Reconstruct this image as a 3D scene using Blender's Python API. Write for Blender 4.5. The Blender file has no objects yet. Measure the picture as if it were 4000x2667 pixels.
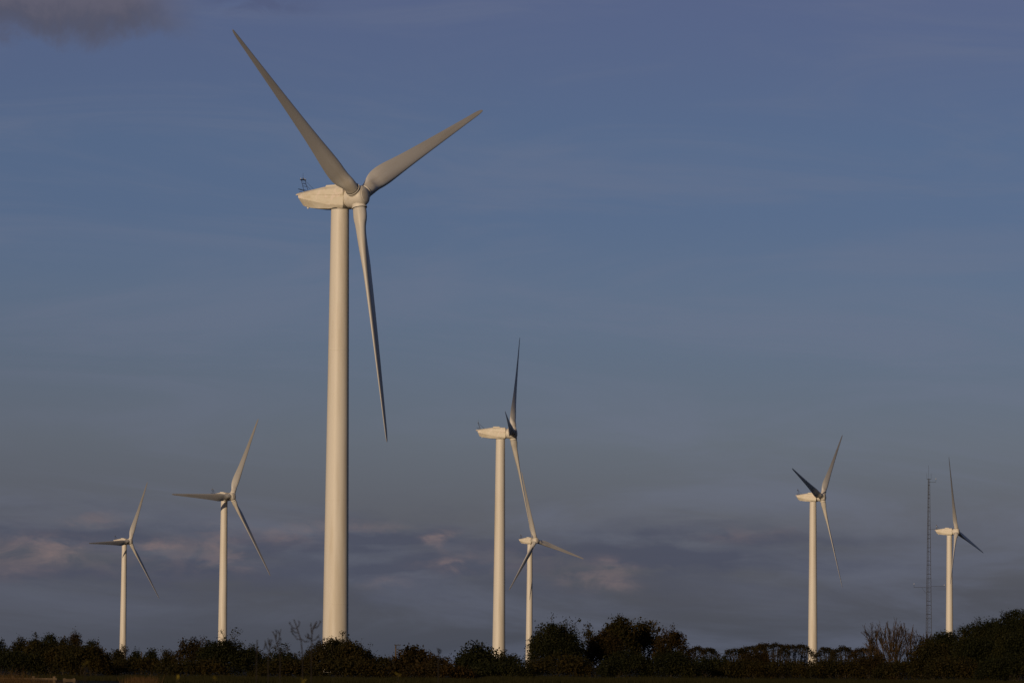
import bpy, math, random
import numpy as np
from mathutils import Matrix, Vector

sc = bpy.context.scene
COL = sc.collection
R = math.radians

# ------------------------------------------------------------------ camera
F_PX = 16667.0                       # focal length in pixels of a 4000 px wide picture
PITCH = math.atan(1266.5 / F_PX)
ROLL = 0.0078
CAM_Z = 1.0
cam_d = bpy.data.cameras.new('camera')
cam = bpy.data.objects.new('camera', cam_d)
COL.objects.link(cam)
cam_d.sensor_width = 36.0
cam_d.sensor_fit = 'HORIZONTAL'
cam_d.lens = F_PX * 36.0 / 4000.0
cam_d.clip_start = 0.5
cam_d.clip_end = 60000.0
cam_d.dof.use_dof = True
cam_d.dof.focus_distance = 620.0
cam_d.dof.aperture_fstop = 7.1
_r = np.array([1.0, 0, 0])
_f = np.array([0, math.cos(PITCH), math.sin(PITCH)])
_u = np.array([0, -math.sin(PITCH), math.cos(PITCH)])
CR = _r * math.cos(ROLL) + _u * math.sin(ROLL)
CU = -_r * math.sin(ROLL) + _u * math.cos(ROLL)
cam.matrix_world = Matrix(((CR[0], CU[0], -_f[0], 0), (CR[1], CU[1], -_f[1], 0),
                           (CR[2], CU[2], -_f[2], CAM_Z), (0, 0, 0, 1)))
sc.camera = cam


def at(px, py, dist):
    """world point seen at a photograph pixel, at a given distance along Y"""
    d = _f + CR * (px - 2000.0) / F_PX - CU * (py - 1333.5) / F_PX
    return np.array([0, 0, CAM_Z]) + d * (dist / d[1])


# ------------------------------------------------------------------ view
sc.view_settings.view_transform = 'Standard'
sc.view_settings.look = 'None'
sc.view_settings.exposure = 0.0
sc.view_settings.gamma = 1.0
sc.view_settings.use_curve_mapping = False

# ------------------------------------------------------------------ sun
SUN_EL, SUN_AL = R(10.5), R(25.0)    # low sun behind the camera, 25 degrees to its left
sun_d = bpy.data.lights.new('sun', 'SUN')
sun_d.energy = 2.3
sun_d.angle = R(0.5)
sun_d.color = (1.0, 0.745, 0.485)
sun = bpy.data.objects.new('sun', sun_d)
COL.objects.link(sun)
to_sun = Vector((-math.sin(SUN_AL) * math.cos(SUN_EL), -math.cos(SUN_AL) * math.cos(SUN_EL), math.sin(SUN_EL)))
sun.rotation_euler = to_sun.to_track_quat('Z', 'Y').to_euler()
sun.location = (-40, -60, 60)


# ------------------------------------------------------------------ node helpers
class NT:
    def __init__(self, tree):
        self.t = tree
        self.n = tree.nodes
        self.l = tree.links

    def node(self, kind, **kw):
        n = self.n.new(kind)
        for k, v in kw.items():
            setattr(n, k, v)
        return n

    def put(self, sock, v):
        if hasattr(v, 'is_linked') or isinstance(v, bpy.types.NodeSocket):
            self.l.new(v, sock)
        else:
            sock.default_value = v

    def m(self, op, a, b=0.0, c=0.0, clamp=False):
        n = self.node('ShaderNodeMath', operation=op, use_clamp=clamp)
        self.put(n.inputs[0], a)
        self.put(n.inputs[1], b)
        self.put(n.inputs[2], c)
        return n.outputs[0]

    def step(self, x, a, b, o0=0.0, o1=1.0):
        n = self.node('ShaderNodeMapRange', interpolation_type='SMOOTHSTEP', clamp=True)
        self.put(n.inputs[0], x)
        for i, v in zip((1, 2, 3, 4), (a, b, o0, o1)):
            self.put(n.inputs[i], v)
        return n.outputs[0]

    def xyz(self, x, y, z):
        n = self.node('ShaderNodeCombineXYZ')
        for i, v in enumerate((x, y, z)):
            self.put(n.inputs[i], v)
        return n.outputs[0]

    def noise(self, vec, scale, detail=4.0, rough=0.55, dist=0.0):
        n = self.node('ShaderNodeTexNoise')
        self.put(n.inputs['Vector'], vec)
        n.inputs['Scale'].default_value = scale
        n.inputs['Detail'].default_value = detail
        n.inputs['Roughness'].default_value = rough
        n.inputs['Distortion'].default_value = dist
        return n.outputs['Fac']

    def mix(self, fac, a, b, blend='MIX'):
        n = self.node('ShaderNodeMix', data_type='RGBA', blend_type=blend)
        self.put(n.inputs[0], fac)
        self.put(n.inputs[6], a)
        self.put(n.inputs[7], b)
        return n.outputs[2]

    def ramp(self, x, stops):
        n = self.node('ShaderNodeValToRGB')
        cr = n.color_ramp
        while len(cr.elements) < len(stops):
            cr.elements.new(0.5)
        for e, (p, c) in zip(cr.elements, stops):
            e.position = p
            e.color = (c[0], c[1], c[2], 1.0)
        self.put(n.inputs[0], x)
        return n.outputs[0]


def lin(c):
    c = c / 255.0
    return c / 12.92 if c <= 0.04045 else ((c + 0.055) / 1.055) ** 2.4


def rgb(r, g, b):
    return (lin(r), lin(g), lin(b), 1.0)


# ------------------------------------------------------------------ sky
SKY = 0.07
world = bpy.data.worlds.new('World')
sc.world = world
world.use_nodes = True
W = NT(world.node_tree)
bg = W.n['Background']
bg.inputs[1].default_value = SKY
sky = W.node('ShaderNodeTexSky', sky_type='NISHITA')
sky.sun_disc = False
sky.sun_elevation = SUN_EL
sky.sun_rotation = R(205.0)
tc = W.node('ShaderNodeTexCoord')
sp = W.node('ShaderNodeSeparateXYZ')
W.l.new(tc.outputs['Generated'], sp.inputs[0])
X, Y, Z = sp.outputs
AZ = W.m('MULTIPLY', W.m('ARCTAN2', X, Y), 180 / math.pi)          # degrees, right of north
EL = W.m('MULTIPLY', W.m('ARCSINE', Z), 180 / math.pi)             # degrees above the horizon
# the air opposite a low sun: dull violet at the horizon, grey blue above, deeper blue higher up
NISH = [(.385, .338, .189), (.5225, .4857, .278), (.564, .576, .3685), (.5535, .6147, .4443), (.5224, .620, .4994),
        (.485, .607, .5354), (.448, .584, .5557), (.414, .5575, .564), (.383, .529, .5644), (.355, .5015, .559)]
WANT = [(81, 87, 102), (85, 90, 104), (97, 103, 118), (102, 113, 131), (98, 114, 139),
        (95, 114, 144), (89, 110, 145), (87, 108, 144), (87, 104, 141), (87, 101, 139)]
stops = []
for i, (nv, wv) in enumerate(zip(NISH, WANT)):
    stops.append((i / 10.0, [lin(w) / (n * SKY * 10) for w, n in zip(wv, nv)]))
tint = W.ramp(W.m('DIVIDE', EL, 10.0, clamp=True), stops)
base = W.mix(1.0, sky.outputs[0], tint, 'MULTIPLY')
# out-of-view sky overhead, at the sides and behind, dimmed to cut ambient fill light
dull = W.m('MAXIMUM', W.step(EL, 11.0, 26.0), W.step(W.m('ABSOLUTE', AZ), 25.0, 70.0))
base = W.mix(dull, base, W.mix(1.0, base, (.36, .40, .36, 1), 'MULTIPLY'))
# faint wide streaks of thin high cloud
sv = W.xyz(W.m('MULTIPLY', AZ, 0.16), W.m('MULTIPLY', W.m('ADD', EL, W.m('MULTIPLY', AZ, 0.05)), 0.95), 3.7)
st = W.noise(sv, 1.0, 8.0, 0.60, 0.9)
stf = W.step(st, 0.40, 0.68)
k = 1.0 / SKY


def tone(r, g, b):
    c = rgb(r, g, b)
    return (c[0] * k, c[1] * k, c[2] * k, 1.0)


base = W.mix(W.m('MULTIPLY', stf, 0.34), base, tone(110, 117, 138))
# greyer to the left, cleaner blue to the right
lft = W.m('MULTIPLY', W.step(AZ, 1.0, -8.0), W.step(EL, 6.0, 1.5))
base = W.mix(W.m('MULTIPLY', lft, 0.35), base, tone(88, 91, 103))
# the low bank of evening cumulus
cv = W.xyz(W.m('MULTIPLY', AZ, 0.62), W.m('MULTIPLY', EL, 2.9), 0.0)
cn = W.noise(cv, 1.0, 7.0, 0.58, 0.35)
cv2 = W.xyz(W.m('ADD', W.m('MULTIPLY', AZ, 0.62), 0.10), W.m('ADD', W.m('MULTIPLY', EL, 2.9), -0.32), 0.0)
cn2 = W.noise(cv2, 1.0, 7.0, 0.58, 0.35)
edge = W.m('MULTIPLY', W.m('SUBTRACT', W.noise(W.xyz(W.m('MULTIPLY', AZ, 0.55), W.m('MULTIPLY', EL, 1.6), 9.0), 1.0, 5.0, 0.6), 0.5), 1.6)
elw = W.m('ADD', EL, edge)
band = W.m('MULTIPLY', W.step(elw, 2.25, 1.55), W.step(elw, 0.45, 1.35))
band = W.m('MULTIPLY', band, W.step(AZ, 6.0, 2.0, 0.25, 1.0))
def azel(px, py):
    d = at(px, py, 1.0) - np.array([0, 0, CAM_Z])
    return math.degrees(math.atan2(d[0], d[1])), math.degrees(math.asin(d[2] / np.linalg.norm(d)))


def patch(az, el, wa, we):
    a = W.m('DIVIDE', W.m('SUBTRACT', AZW, az), wa)
    b = W.m('DIVIDE', W.m('SUBTRACT', ELW, el), we)
    d = W.m('ADD', W.m('MULTIPLY', a, a), W.m('MULTIPLY', b, b))
    return W.m('POWER', 2.718, W.m('MULTIPLY', d, -1.0))


# cloud outlines are stirred by turbulence so that no bank has a plain oval edge
wq = W.xyz(W.m('MULTIPLY', AZ, 1.1), W.m('MULTIPLY', EL, 2.6), 31.0)
AZW = W.m('ADD', AZ, W.m('MULTIPLY', W.m('SUBTRACT', W.noise(wq, 1.0, 6.0, 0.62), 0.5), 1.5))
wq2 = W.xyz(W.m('MULTIPLY', AZ, 1.1), W.m('MULTIPLY', EL, 2.6), 57.0)
ELW = W.m('ADD', EL, W.m('MULTIPLY', W.m('SUBTRACT', W.noise(wq2, 1.0, 6.0, 0.62), 0.5), 0.42))
bank = 0.0
for (px, py, wx, wy, amp) in ((350, 2085, 330, 42, .75), (330, 2240, 420, 34, .6), (860, 2230, 360, 38, .6), (1100, 2120, 300, 40, .5),
                              (1500, 2120, 330, 42, .85), (1560, 2215, 330, 36, .7), (2300, 2150, 330, 44, .8), (2700, 2190, 380, 40, .8),
                              (2650, 2080, 330, 24, .45), (3150, 2100, 330, 24, .5), (3250, 2215, 250, 26, .45)):
    a0, e0 = azel(px, py)
    bank = W.m('ADD', bank, W.m('MULTIPLY', patch(a0, e0, math.degrees(wx / F_PX), math.degrees(wy / F_PX)), amp))
cm = W.m('ADD', W.m('MULTIPLY', W.m('MULTIPLY', W.step(cn, 0.36, 0.58), band), .55), W.m('MULTIPLY', bank, W.step(cn, .22, .50, .62, 1.0)), clamp=True)
base = W.mix(W.m('MULTIPLY', cm, 0.85), base, tone(74, 78, 94))
# sunlit pink faces of that bank, where the cloud thickens away from its upper left
lit = W.step(W.m('SUBTRACT', cn, cn2), -0.02, 0.16)


pn = W.noise(W.xyz(W.m('MULTIPLY', AZ, 1.5), W.m('MULTIPLY', EL, 3.6), 5.0), 1.0, 6.0, 0.6, 0.5)
pf = W.step(pn, 0.34, 0.62)
tot = 0.0
for (px, py, wx, wy, amp) in ((40, 2160, 190, 75, .55), (215, 2155, 80, 45, .75), (380, 2030, 110, 22, .45), (640, 2125, 60, 28, .85),
                              (870, 2140, 120, 70, .75), (1130, 2085, 110, 40, .45), (1735, 2110, 50, 35, .75),
                              (1790, 2205, 110, 26, .85), (1500, 2280, 120, 26, .35), (2330, 2260, 130, 40, .6),
                              (2440, 2215, 90, 30, .5), (1350, 2055, 260, 18, .4), (2900, 2085, 160, 30, .35),
                              (600, 2190, 260, 60, .25), (2000, 2180, 300, 50, .2)):
    a0, e0 = azel(px, py)
    g = W.m('MULTIPLY', patch(a0, e0, math.degrees(wx / F_PX), math.degrees(wy / F_PX)), amp)
    tot = W.m('ADD', tot, g)
pink = W.m('MULTIPLY', W.m('MULTIPLY', tot, pf), W.m('ADD', W.m('MULTIPLY', lit, 0.4), 0.75), clamp=True)
base = W.mix(W.m('MULTIPLY', pink, 0.88), base, tone(131, 114, 113))
# one ragged cloud base high on the left
tn = W.noise(W.xyz(W.m('MULTIPLY', AZ, 1.15), W.m('MULTIPLY', EL, 0.9), 2.0), 1.0, 6.0, 0.6, 0.3)
tcx = W.m('MULTIPLY', W.m('SUBTRACT', tn, 0.5), 1.25)
low = W.m('ADD', EL, tcx)
a1, e1 = azel(0, 140)
tl = W.m('MULTIPLY', W.step(low, e1 - 0.10, e1 + 0.42), W.step(AZ, azel(820, 60)[0], azel(480, 60)[0]))
rim = W.m('MULTIPLY', tl, W.step(low, e1 + 0.55, e1 + 0.2))
base = W.mix(W.m('MULTIPLY', tl, 0.82), base, tone(97, 93, 105))
base = W.mix(W.m('MULTIPLY', rim, 0.65), base, tone(70, 75, 94))
a2, e2 = azel(1000, 10)
base = W.mix(W.m('MULTIPLY', patch(a2, e2, 0.75, 0.12), W.m('MULTIPLY', pf, 0.6)), base, tone(80, 88, 118))
W.l.new(base, bg.inputs[0])


# ------------------------------------------------------------------ materials
def material(name):
    m = bpy.data.materials.new(name)
    m.use_nodes = True
    return m, NT(m.node_tree), m.node_tree.nodes['Principled BSDF']


def plain(name, col, rough=0.6, metal=0.0, var=0.12, scale=3.0):
    m, T, p = material(name)
    c = T.node('ShaderNodeTexCoord')
    n = T.noise(c.outputs['Object'], scale, 4.0)
    dark = tuple(x * (1 - var * 2) for x in col) + (1,)
    lite = tuple(min(1, x * (1 + var)) for x in col) + (1,)
    T.l.new(T.mix(T.step(n, 0.3, 0.7), dark, lite), p.inputs['Base Color'])
    p.inputs['Roughness'].default_value = rough
    p.inputs['Metallic'].default_value = metal
    p.inputs['Specular IOR Level'].default_value = 0.3
    return m


def paint(name, col, streak, spots, rough=0.5, seams=False):
    """weathered turbine paint: faint run-off streaks, repaired patches, small rust specks"""
    m, T, p = material(name)
    c = T.node('ShaderNodeTexCoord').outputs['Object']
    mp = T.node('ShaderNodeMapping')
    mp.inputs['Scale'].default_value = streak
    T.l.new(c, mp.inputs[0])
    n = T.noise(mp.outputs[0], 1.0, 5.0, 0.6)
    base_c = tuple(col) + (1,)
    dirt = (col[0] * .80, col[1] * .75, col[2] * .66, 1)
    cc = T.mix(T.m('MULTIPLY', T.step(n, 0.42, 0.70), 0.75), base_c, dirt)
    if spots:
        pn_ = T.noise(c, 0.75, 2.0, 0.5, 1.2)
        cc = T.mix(T.m('MULTIPLY', T.step(pn_, 0.57, 0.60), 0.75), cc, (min(1, col[0] * 1.10), col[1] * 1.05, col[2] * 1.12, 1))
        rn = T.noise(c, 4.0, 3.0, 0.6)
        cc = T.mix(T.m('MULTIPLY', T.step(rn, 0.72, 0.78), 0.6), cc, (0.22, 0.12, 0.06, 1))
    T.l.new(cc, p.inputs['Base Color'])
    p.inputs['Roughness'].default_value = rough
    p.inputs['Specular IOR Level'].default_value = 0.35
    return m


M_TOWER = paint('tower_paint', (.74, .71, .65), (0.55, 0.55, 0.05), False, 0.5)
M_NAC = paint('nacelle_paint', (.76, .72, .62), (0.5, 0.5, 1.6), True, 0.55)
M_BLADE = paint('blade_gelcoat', (.66, .65, .63), (0.8, 0.8, 0.10), False, 0.42)
M_HUB = paint('hub_paint', (.74, .71, .65), (0.9, 0.9, 0.9), False, 0.5)
M_DARK = plain('dark_metal', (.03, .03, .032), 0.55, 0.4)
M_GAP = plain('dark_rubber', (.018, .018, .02), 0.8)
M_WHITE = plain('white_casing', (.75, .75, .74), 0.5)
M_GALV = plain('galvanised_steel', (.055, .052, .052), 0.6, 0.2)


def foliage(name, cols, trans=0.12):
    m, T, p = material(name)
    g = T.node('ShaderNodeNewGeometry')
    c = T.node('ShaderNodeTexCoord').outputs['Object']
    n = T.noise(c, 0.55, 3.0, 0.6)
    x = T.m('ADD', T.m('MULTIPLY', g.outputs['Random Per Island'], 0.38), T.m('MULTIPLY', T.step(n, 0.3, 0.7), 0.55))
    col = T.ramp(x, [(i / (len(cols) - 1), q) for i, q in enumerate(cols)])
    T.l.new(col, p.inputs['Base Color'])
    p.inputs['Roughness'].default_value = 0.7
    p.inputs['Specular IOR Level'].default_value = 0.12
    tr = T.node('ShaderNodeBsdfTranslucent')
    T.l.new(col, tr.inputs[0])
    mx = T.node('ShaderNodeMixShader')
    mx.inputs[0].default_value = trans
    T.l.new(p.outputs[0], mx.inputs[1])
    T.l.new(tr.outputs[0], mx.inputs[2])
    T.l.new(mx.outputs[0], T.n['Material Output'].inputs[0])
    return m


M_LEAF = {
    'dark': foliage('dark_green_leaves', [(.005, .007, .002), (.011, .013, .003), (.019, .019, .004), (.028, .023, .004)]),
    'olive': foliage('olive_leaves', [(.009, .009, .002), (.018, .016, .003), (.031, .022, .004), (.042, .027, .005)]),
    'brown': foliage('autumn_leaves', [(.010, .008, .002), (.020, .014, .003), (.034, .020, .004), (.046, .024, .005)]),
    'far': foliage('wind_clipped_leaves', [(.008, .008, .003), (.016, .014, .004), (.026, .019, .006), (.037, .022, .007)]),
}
M_BARK = plain('bark', (.040, .030, .018), 0.85, 0, 0.3, 2.0)
M_TWIG = plain('bare_twig', (.046, .028, .011), 0.85, 0, 0.3, 1.2)
M_DRY = plain('dry_stalk', (.016, .012, .009), 0.85, 0, 0.25, 4.0)
M_YEL = plain('yellow_leaf', (.22, .17, .012), 0.7, 0, 0.3, 6.0)
M_WOOD = plain('weathered_wood', (.105, .075, .044), 0.85, 0, 0.3, 1.5)
M_RUST = plain('stained_wood', (.13, .045, .018), 0.85, 0, 0.3, 1.5)
M_GRASS_D = foliage('dry_grass', [(.040, .023, .010), (.070, .040, .015), (.105, .060, .022)], 0.1)
M_GRASS = foliage('dark_grass', [(.009, .010, .002), (.017, .016, .003), (.029, .022, .005)], 0.1)


# ------------------------------------------------------------------ mesh helpers
class MB:
    """collects tubes, boxes and quads; build() links them as ONE mesh object"""
    def __init__(self):
        self.v = []
        self.f = []

    def add(self, vs, fs):
        o = len(self.v)
        self.v += [tuple(map(float, q)) for q in vs]
        self.f += [tuple(i + o for i in q) for q in fs]

    def tube(self, pts, rad, n=6, cap=True):
        pts = [np.array(q, float) for q in pts]
        if not hasattr(rad, '__len__'):
            rad = [rad] * len(pts)
        vs, fs = [], []
        a = None
        for i, q in enumerate(pts):
            t = pts[min(i + 1, len(pts) - 1)] - pts[max(i - 1, 0)]
            t = t / (np.linalg.norm(t) + 1e-9)
            if a is None:
                h = np.array([0, 0, 1.0]) if abs(t[2]) < 0.9 else np.array([1.0, 0, 0])
                a = np.cross(t, h)
            a = a - t * (a @ t)
            a /= np.linalg.norm(a) + 1e-9
            b = np.cross(t, a)
            for j in range(n):
                w = 2 * math.pi * j / n
                vs.append(q + rad[i] * (a * math.cos(w) + b * math.sin(w)))
        for i in range(len(pts) - 1):
            for j in range(n):
                k2 = (j + 1) % n
                fs.append((i * n + j, i * n + k2, (i + 1) * n + k2, (i + 1) * n + j))
        if cap:
            fs.append(tuple(range(n))[::-1])
            fs.append(tuple((len(pts) - 1) * n + j for j in range(n)))
        self.add(vs, fs)

    def lathe(self, prof, axis='Z', n=48, cap=True):
        """prof: list of (position along the axis, radius)"""
        vs, fs = [], []
        for (q, r) in prof:
            for j in range(n):
                w = 2 * math.pi * j / n
                c, s = r * math.cos(w), r * math.sin(w)
                vs.append((c, s, q) if axis == 'Z' else (q, c, s))
        for i in range(len(prof) - 1):
            for j in range(n):
                k2 = (j + 1) % n
                fs.append((i * n + j, i * n + k2, (i + 1) * n + k2, (i + 1) * n + j))
        if cap:
            fs.append(tuple(range(n))[::-1])
            fs.append(tuple((len(prof) - 1) * n + j for j in range(n)))
        self.add(vs, fs)

    def loft(self, rings, cap=True):
        n = len(rings[0])
        vs = [q for r_ in rings for q in r_]
        fs = []
        for i in range(len(rings) - 1):
            for j in range(n):
                k2 = (j + 1) % n
                fs.append((i * n + j, i * n + k2, (i + 1) * n + k2, (i + 1) * n + j))
        if cap:
            fs.append(tuple(range(n))[::-1])
            fs.append(tuple((len(rings) - 1) * n + j for j in range(n)))
        self.add(vs, fs)

    def box(self, c, s, M=None):
        x, y, z = [q / 2 for q in s]
        vs = [(c[0] + i * x, c[1] + j * y, c[2] + l * z) for i in (-1, 1) for j in (-1, 1) for l in (-1, 1)]
        self.add(vs, [(0, 1, 3, 2), (4, 6, 7, 5), (0, 4, 5, 1), (2, 3, 7, 6), (0, 2, 6, 4), (1, 5, 7, 3)])

    def build(self, name, mat, parent=None, smooth=0.0, bevel=0.0):
        me = bpy.data.meshes.new(name)
        me.from_pydata(self.v, [], self.f)
        me.validate()
        import bmesh
        bm = bmesh.new()
        bm.from_mesh(me)
        bmesh.ops.recalc_face_normals(bm, faces=bm.faces)
        if bevel:
            es = [e for e in bm.edges if len(e.link_faces) == 2 and e.calc_face_angle(0) > 0.3]
            bmesh.ops.bevel(bm, geom=es, offset=bevel, segments=2, profile=0.5, affect='EDGES')
        if smooth:
            for fc in bm.faces:
                fc.smooth = True
            for e in bm.edges:
                if len(e.link_faces) == 2 and e.calc_face_angle(0) > smooth:
                    e.smooth = False
        bm.to_mesh(me)
        bm.free()
        me.materials.append(mat)
        o = bpy.data.objects.new(name, me)
        COL.objects.link(o)
        if parent:
            o.parent = parent
        return o


def quad_object(name, V, mat, parent=None):
    """V: (n,4,3) array of loose leaf quads"""
    V = np.asarray(V, np.float32)
    n = len(V)
    me = bpy.data.meshes.new(name)
    me.vertices.add(n * 4)
    me.vertices.foreach_set('co', V.reshape(-1))
    me.loops.add(n * 4)
    me.loops.foreach_set('vertex_index', np.arange(n * 4, dtype=np.int32))
    me.polygons.add(n)
    me.polygons.foreach_set('loop_start', np.arange(0, n * 4, 4, dtype=np.int32))
    me.update(calc_edges=True)
    me.materials.append(mat)
    o = bpy.data.objects.new(name, me)
    COL.objects.link(o)
    if parent:
        o.parent = parent
    return o


def thing(name, label, cat, loc=(0, 0, 0), group=None):
    o = bpy.data.objects.new(name, None)
    COL.objects.link(o)
    o.location = loc
    o.empty_display_size = 0.5
    tag(o, label, cat, group)
    return o


def tag(o, label, cat, group=None):
    o['label'] = label
    o['category'] = cat
    if group:
        o['group'] = group


def kids(o):
    return [c for c in bpy.data.objects if c.parent == o]


# ------------------------------------------------------------------ ground
def gz(x, y):
    t = min(max((y - 130.0) / 120.0, 0.0), 1.0)
    return -0.8 + 0.8 * t * t * (3 - 2 * t)


def make_ground():
    rng = np.random.default_rng(3)
    ys = np.concatenate([np.linspace(-400, 100, 12), np.linspace(120, 330, 43), np.linspace(350, 800, 19), np.linspace(900, 9000, 20)])
    xs = np.concatenate([np.linspace(-6000, -220, 14), np.linspace(-200, 200, 81), np.linspace(220, 6000, 14)])
    vs = []
    for y in ys:
        for x in xs:
            b = 0.05 * math.sin(x * .31 + y * .07) + 0.04 * math.sin(x * .83 + 2 + y * .13) if 100 < y < 340 else 0
            vs.append((x, y, gz(x, y) + b - 0.05))
    nx = len(xs)
    fs = [(j * nx + i, j * nx + i + 1, (j + 1) * nx + i + 1, (j + 1) * nx + i) for j in range(len(ys) - 1) for i in range(nx - 1)]
    mb = MB()
    mb.add(vs, fs)
    m, T, p = material('rough_meadow')
    c = T.node('ShaderNodeTexCoord').outputs['Object']
    n1 = T.noise(c, 0.08, 5.0, 0.6)
    n2 = T.noise(c, 2.5, 5.0, 0.65)
    col = T.mix(T.step(n1, .35, .65), (.009, .009, .003, 1), (.017, .014, .004, 1))
    col = T.mix(T.m('MULTIPLY', T.step(n2, .3, .7), .6), col, (.008, .008, .003, 1))
    T.l.new(col, p.inputs['Base Color'])
    p.inputs['Roughness'].default_value = 0.95
    p.inputs['Specular IOR Level'].default_value = 0.05
    o = mb.build('ground', m)
    for q in o.data.polygons:
        q.use_smooth = True
    o['kind'] = 'structure'


make_ground()

# ------------------------------------------------------------------ wind turbines
HUB_Z, OVER = 60.5, 3.2          # hub height and how far the rotor sits in front of the tower
BLADE_R0, BLADE_R = 1.62, 33.0


def tower_mesh(top):
    mb = MB()
    prof = [(-2.5, 1.76)]
    z0, z1 = 0.0, top

    def rad(z):
        return 1.70 + (1.185 - 1.70) * (z / z1)
    for z in np.linspace(0, z1, 30):
        prof.append((z, rad(z)))
    mb.lathe(prof, 'Z', 64)
    for z in (7.5, 21.0, 40.5):       # bolted flange seams between the tower sections
        mb.lathe([(z - .05, rad(z) + .002), (z - .045, rad(z) + .016), (z + .045, rad(z) + .016), (z + .05, rad(z) + .002)], 'Z', 64)
    return mb


def ring(pts):
    """closed section from (x, half width, z) points listed from the keel up one side"""
    a = [(x, w, z) for (x, w, z) in pts]
    b = [(x, -w, z) for (x, w, z) in pts[::-1]]
    return a + b


def nacelle_meshes():
    lo, hi = MB(), MB()
    lo.loft([ring([(1.20, .98, -1.50), (1.50, 1.30, -1.16), (1.52, 1.37, 0.15)]),
             ring([(-1.0, 1.02, -1.47), (-1.0, 1.36, -.95), (-1.0, 1.37, .28)]),
             ring([(-2.6, .94, -1.38), (-2.6, 1.36, -.58), (-2.6, 1.34, .38)]),
             ring([(-4.1, .74, -1.18), (-4.1, 1.32, -.22), (-4.1, 1.28, .46)]),
             ring([(-5.12, .50, -.92), (-5.38, 1.22, .08), (-5.38, 1.18, .51)]),
             ring([(-5.45, .44, -.80), (-5.84, 1.10, .20), (-5.87, 1.08, .54)])])
    hi.loft([ring([(1.52, 1.42, .15), (1.48, 1.40, 1.00), (1.34, 1.05, 1.44)]),
             ring([(-1.9, 1.40, .34), (-1.9, 1.33, 1.04), (-1.9, .95, 1.43)]),
             ring([(-3.9, 1.33, .45), (-3.9, 1.20, .90), (-3.9, .80, 1.18)]),
             ring([(-5.55, 1.23, .51), (-5.55, 1.04, .74), (-5.55, .68, .96)]),
             ring([(-6.25, 1.09, .55), (-6.35, .94, .67), (-6.37, .58, .86)])])
    return lo, hi


def hatch_mesh():
    mb = MB()
    mb.add([(-1.95, -.55, 1.40), (-1.95, .55, 1.40), (.15, .55, 1.42), (.15, -.55, 1.42),
            (-1.82, -.45, 1.72), (-1.82, .45, 1.72), (-.35, .42, 1.72), (-.35, -.42, 1.72)],
           [(0, 1, 2, 3), (4, 7, 6, 5), (0, 4, 5, 1), (1, 5, 6, 2), (2, 6, 7, 3), (3, 7, 4, 0)])
    return mb


def mast_meshes():
    fr, bar = MB(), MB()
    b0, b1 = np.array([-5.25, 0, .92]), np.array([-5.85, 0, 2.62])

    def P(t, y):
        q = b0 + (b1 - b0) * t
        return (q[0], y, q[2])
    for s in (-1, 1):
        fr.tube([P(-.1, s * .52), P(1, s * .42)], .028, 5)
    for t in (.52, .72):
        fr.tube([P(t, -.48), P(t, .48)], .03, 5)
    fr.tube([P(1, .42), (-4.1, .5, 1.1)], .018, 5)
    fr.tube([P(1, -.42), (-4.1, -.5, 1.1)], .018, 5)
    fr.tube([(-4.9, .75, 1.0), (-6.1, .75, 1.42), (-6.1, -.75, 1.42), (-4.9, -.75, 1.0)], .032, 5)
    fr.tube([(-5.3, .75, .92), (-5.9, .75, 1.02), (-5.9, -.75, 1.02), (-5.3, -.75, .92)], .026, 5)
    bar.box((-5.86, 0, 2.68), (.13, 1.22, .11))
    bar.tube([(-5.86, 0, 2.73), (-5.86, 0, 2.95)], .06, 6)
    bar.tube([(-5.86, 0, 2.95), (-5.86, 0, 3.55)], .014, 5)
    return fr, bar


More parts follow.
